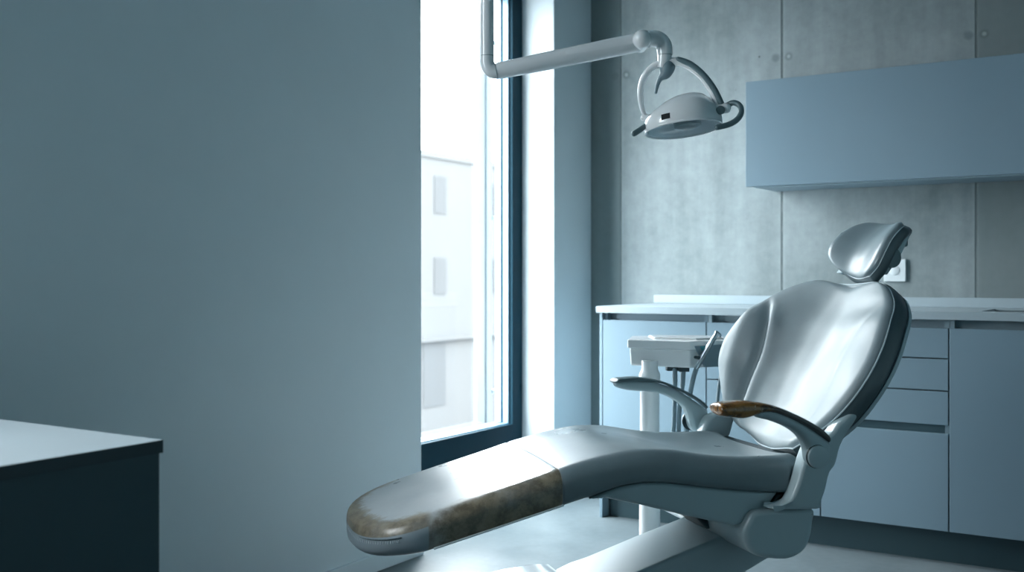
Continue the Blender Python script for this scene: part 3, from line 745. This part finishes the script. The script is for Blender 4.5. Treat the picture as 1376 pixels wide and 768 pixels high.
bm = bmesh.new(); tube(bm, [rel[1]*.9+Vector((-.022, 0, .004)), rel[1]*.9], [.005, .007], seg=12); finish('side_spur', bm, 'dark', hnd)

# ------------------------------------------------------------------ OPERATING LIGHT
LD = 2.82
def q3(px, py, dd=0.): return at(px, py, LD+dd)
lo_ = q3(655, 60); LP0 = Vector((lo_.x, lo_.y, ZC))
lamp = tag(empty('operating_light', tuple(LP0)), 'white dental operating light on a jointed arm hanging from the ceiling', 'lamp')
def lr(v): return Vector(v)-LP0
k = LD/F
def lo3(px, py, dd=0.): return lr(q3(px, py, dd))
tubeo('ceiling_pole', [lo3(654.8, 75), Vector((0, 0, -.03)) + lo3(654.8, 75)*0 + Vector((lo3(654.8, 75).x, lo3(654.8, 75).y, 0))], .0185, 'white', lamp, seg=28, roundcap=False)
bm = bmesh.new(); p_ = lo3(654.8, 75); disc(bm, (p_.x, p_.y, -.0), (0, 0, -1), .09, .035, rb=.01); finish('ceiling_mount', bm, 'white', lamp)
elb = catmull([lo3(654.8, 75.4), lo3(654.8, 84), lo3(658, 92), lo3(664, 95.5), lo3(670, 95.5)], 5)
bm = bmesh.new(); tube(bm, elb, [.0186+.0025*i/(len(elb)-1) for i in range(len(elb))], seg=28, roundcap=False); finish('lower_elbow', bm, 'white', lamp)
a0, a1 = lo3(671, 95), lo3(862, 56); ad = (a1-a0).normalized()
bm = bmesh.new(); tube(bm, [a0-ad*.008, a0, a0+(a1-a0)*.3, a0+(a1-a0)*.8, a1-ad*.012, a1], [.0200, .0228, .0245, .0262, .0258, .0235], seg=32, roundcap=False)
finish('spring_arm', bm, 'white', lamp, 60)
# raised flat cover strip along the upper half of the arm
up_ = (Vector((0, 0, 1))-ad*ad.z).normalized(); sd = -FW
bm = bmesh.new(); rings = []
for t, w_, r_ in ((.46, .001, .0262), (.47, .010, .0266), (.70, .0135, .0268), (.93, .0145, .0270), (.945, .010, .0268), (.95, .002, .0262)):
    c = a0.lerp(a1, t); n_ = (sd*.93+up_*.36).normalized(); tt = ad.cross(n_)
    rings.append([c+n_*(r_*math.cos(a))+tt*(r_*math.sin(a)) for a in [(w_/.026)*q_ for q_ in (-1, -.5, 0, .5, 1)]]+[c+n_*(.015*math.cos(a))+tt*(.015*math.sin(a)) for a in [(w_/.026)*q_ for q_ in (1, .5, 0, -.5, -1)]])
loft(bm, rings); finish('arm_cover', bm, 'white', lamp, 40)
bm = bmesh.new(); c_ = lo3(861, 55.5, -.0); tube(bm, [c_-FW*.026, c_+FW*.026], [.0255, .0255], seg=28); finish('knuckle', bm, 'white', lamp)
eb = catmull([lo3(866, 54), lo3(876, 52), lo3(886, 54), lo3(892, 61), lo3(893.3, 69), lo3(893.5, 74)], 6)
bm = bmesh.new(); tube(bm, eb, [.0235-.003*i/(len(eb)-1) for i in range(len(eb))], seg=28, roundcap=False); finish('upper_elbow', bm, 'white', lamp)
bm = bmesh.new(); tube(bm, [lo3(893.2, 74.4), lo3(893, 80), lo3(891, 88), lo3(890, 92)], [.0195, .0192, .0165, .014], seg=28, roundcap=False); finish('neck', bm, 'white', lamp)
def jring(c, t, r):
    c = Vector(c); t = Vector(t).normalized()*.0006
    bm = bmesh.new(); tube(bm, [c-t, c+t], [r, r], seg=32, roundcap=False); finish('joint_ring', bm, 'grey', lamp)
jring(lo3(654.8, 75.2), (0, 0, 1), .0190); jring(a0-ad*.0085, ad, .0216); jring(lo3(893.3, 74.2), (0, 0, 1), .0208); jring(lo3(869.5, 53.2), ad, .0246)
# handle peg under the hub
bm = bmesh.new(); tube(bm, catmull([lo3(897, 90), lo3(893, 100), lo3(887, 106), lo3(883.5, 114), lo3(881, 124)], 4), [.021, .0205, .0195, .018, .016, .0135, .011, .009, .0075, .0065, .006, .006, .0055, .0055, .005, .005, .0045], seg=20); finish('hub_handle', bm, 'hose', lamp)
# yoke: a bow from the hub to the two head pivots
hl, hrr = (867, 156, .035), (969, 146, -.035)
def ybow(pts, w0, w1, name, mat, th=.006):
    P_ = catmull([lo3(*p) for p in pts], 6); n = len(P_)
    bm = bmesh.new(); tube(bm, P_, [w0+(w1-w0)*i/(n-1) for i in range(n)], seg=16, flat=th/((w0+w1)/2), up=(FW)); return finish(name, bm, mat, lamp)
ybow([(893, 84, .0), (880, 88, .01), (869, 98, .02), (862, 113, .03), (860.5, 130, .035), (863, 146, .038), (867, 156, .036)], .0115, .0055, 'yoke', 'white', .011)
ybow([(893, 84, .0), (910, 83, -.005), (928, 90, -.015), (945, 104, -.025), (957, 122, -.032), (966, 141, -.036)], .0115, .0105, 'yoke', 'white', .013)
ybow([(912, 80.5, -.010), (928, 86.5, -.024), (945, 100.5, -.034), (959, 119, -.041), (969, 139, -.045)], .0085, .0085, 'yoke_cover', 'grey', .012)
# head
hc_ = lo3(917, 160); 
axis_u = (lo3(972, 149, -.035)-lo3(867, 167, .035)).normalized()
nup = Vector((0, 0, 1)); nup = (nup-axis_u*nup.dot(axis_u)).normalized()
nup = (nup*math.cos(.10)-axis_u.cross(nup)*math.sin(.10)).normalized()
axis_v = nup.cross(axis_u).normalized()
def hp3(u, v, w): return hc_+axis_u*u+axis_v*v+nup*w
bm = bmesh.new(); rings = []
RA, RB = .104, .088
prof_h = [(1.0, -.026), (1.02, -.020), (1.02, -.010), (.995, .004), (.93, .016), (.82, .030), (.66, .045), (.47, .057), (.25, .064), (.06, .066)]
inn = [(.03, .060), (.25, .058), (.45, .051), (.63, .039), (.78, .024), (.89, .014), (.95, .000), (.965, -.026)]
for f, w in prof_h+inn:
    sh = .034*max(0, 1-f)**.85
    rings.append([hp3(sh+RA*f*math.cos(a)*(1-.10*max(0, 1-f)), RB*f*math.sin(a), w) for a in [2*PI*i/56 for i in range(56)]])
rings.append(rings[0]); loft(bm, rings, cap=False); bmesh.ops.remove_doubles(bm, verts=bm.verts, dist=1e-5); head_o = finish('lamp_housing', bm, 'white', lamp, 50)
# rim ring (clear lens)
bm = bmesh.new(); rings = []
for f, w in ((.945, -.024), (.94, -.030), (.60, -.040), (.2, -.043), (.02, -.0435), (.02, -.0405), (.2, -.040), (.60, -.037), (.93, -.026)):
    rings.append([hp3(RA*f*math.cos(a), RB*f*math.sin(a), w) for a in [2*PI*i/56 for i in range(56)]])
loft(bm, rings); finish('lens', bm, 'glass', head_o, 60)
pts = [hp3(RA*1.0*math.cos(a), RB*1.0*math.sin(a), -.028) for a in [2*PI*i/60 for i in range(61)]]
tubeo('lens_rim', pts, .0028, 'white', head_o, seg=8)
# bulb cover inside
bm = bmesh.new(); c = hp3(0.0, 0, -.0); rings = []
for f, w in ((.030, .045), (.030, -.008), (.028, -.022), (.02, -.026)):
    rings.append([hp3(.012+f*1.3*math.cos(a), f*math.sin(a), w) for a in [2*PI*i/24 for i in range(24)]])
loft(bm, rings); finish('bulb_cover', bm, 'grey', head_o)
# small black window on the rim
def rimpt(ang, f, w): return hp3(RA*f*math.cos(ang), RB*f*math.sin(ang), w)
bm = bmesh.new(); A = []; B = []
for ang in (-1.98, -1.90, -1.82, -1.74):
    for w_, f_ in ((-.016, 1.024), (-.001, 1.012)):
        A.append(bm.verts.new(rimpt(ang, f_+.004, w_))); B.append(bm.verts.new(rimpt(ang, f_-.03, w_)))
for i in range(3):
    a, b_, c, d = 2*i, 2*i+1, 2*i+3, 2*i+2; bm.faces.new((A[a], A[b_], A[c], A[d])); bm.faces.new((B[a], B[b_], B[c], B[d]))
    bm.faces.new((A[a], A[d], B[d], B[a])); bm.faces.new((A[b_], A[c], B[c], B[b_]))
bm.faces.new((A[0], A[1], B[1], B[0])); bm.faces.new((A[6], A[7], B[7], B[6]))
finish('sensor_window', bm, 'black', head_o)
# pivots + handles
bm = bmesh.new(); c = lo3(970, 146, -.045); tube(bm, [c-axis_u*.012, c+axis_u*.010], .0145, seg=24); finish('pivot_knob', bm, 'white', lamp)
bm = bmesh.new(); c = lo3(968, 148, -.060); disc(bm, c, -FW, .012, .006); finish('pivot_cap', bm, 'grey', lamp)
bm = bmesh.new(); c = lo3(867, 158, .036); tube(bm, [c-axis_u*.004, c+axis_u*.008], .009, seg=18); finish('pivot_knob', bm, 'white', lamp)
tubeo('grip', catmull([lo3(978, 141, -.04), lo3(986, 138, -.05), lo3(994, 142, -.06), lo3(996, 151, -.07), lo3(991, 160, -.08), (lo3(980, 167, -.09)), lo3(964, 171, -.10)], 6), .0078, 'grey', head_o, seg=16)
tubeo('grip', [lo3(867, 169, .0), lo3(860, 174.5, -.01), lo3(852, 179.5, -.02)], [.007, .0078, .0078], 'grey', head_o, seg=16)

# ------------------------------------------------------------------ LIGHT (overcast daylight: zenith brighter than the horizon)
SKY = 10.5
w = bpy.data.worlds.new('sky'); bpy.context.scene.world = w; w.use_nodes = True
wn = w.node_tree; bg = wn.nodes['Background']; bg.inputs[0].default_value = (.93, .975, 1.0, 1)
tcw = N(wn, 'ShaderNodeTexCoord'); sw = N(wn, 'ShaderNodeSeparateXYZ'); L(wn, tcw.outputs['Generated'], sw.inputs[0])
up = math_(wn, 'MAXIMUM', sw.outputs['Z'], 0.0)
L(wn, math_(wn, 'MULTIPLY', math_(wn, 'ADD', math_(wn, 'MULTIPLY', up, 1.2), 1.0), SKY), bg.inputs[1])
for y0_, y1_, z0_, z1_ in ((WY0, WY1, WZ0, WZ1), W2):
    pl = bpy.data.lights.new('window_portal', 'AREA'); pl.shape = 'RECTANGLE'; pl.size = z1_-z0_; pl.size_y = y1_-y0_; pl.cycles.is_portal = True
    po = bpy.data.objects.new('window_portal', pl); C.objects.link(po); po.location = (-2.76, (y0_+y1_)/2, (z0_+z1_)/2); po.rotation_euler = (0, math.radians(-90), 0)

# ------------------------------------------------------------------ CAMERA
cam = bpy.data.cameras.new('camera'); co = bpy.data.objects.new('camera', cam); C.objects.link(co)
cam.sensor_width = 36; cam.lens = 36*F/1376; cam.shift_y = -(384-HY)/1376
co.location = (0, 0, CAMH); co.rotation_euler = (PI/2, 0, TH); cam.clip_start = .05; cam.clip_end = 300
cam.dof.use_dof = True; cam.dof.focus_distance = 2.75; cam.dof.aperture_fstop = 3.5
sc = bpy.context.scene; sc.camera = co
sc.view_settings.view_transform = 'Standard'; sc.view_settings.look = 'None'; sc.view_settings.gamma = 1; sc.view_settings.use_curve_mapping = False
sc.view_settings.exposure = 0.68
sc.cycles.max_bounces = 12; sc.cycles.diffuse_bounces = 8; sc.cycles.transparent_max_bounces = 12
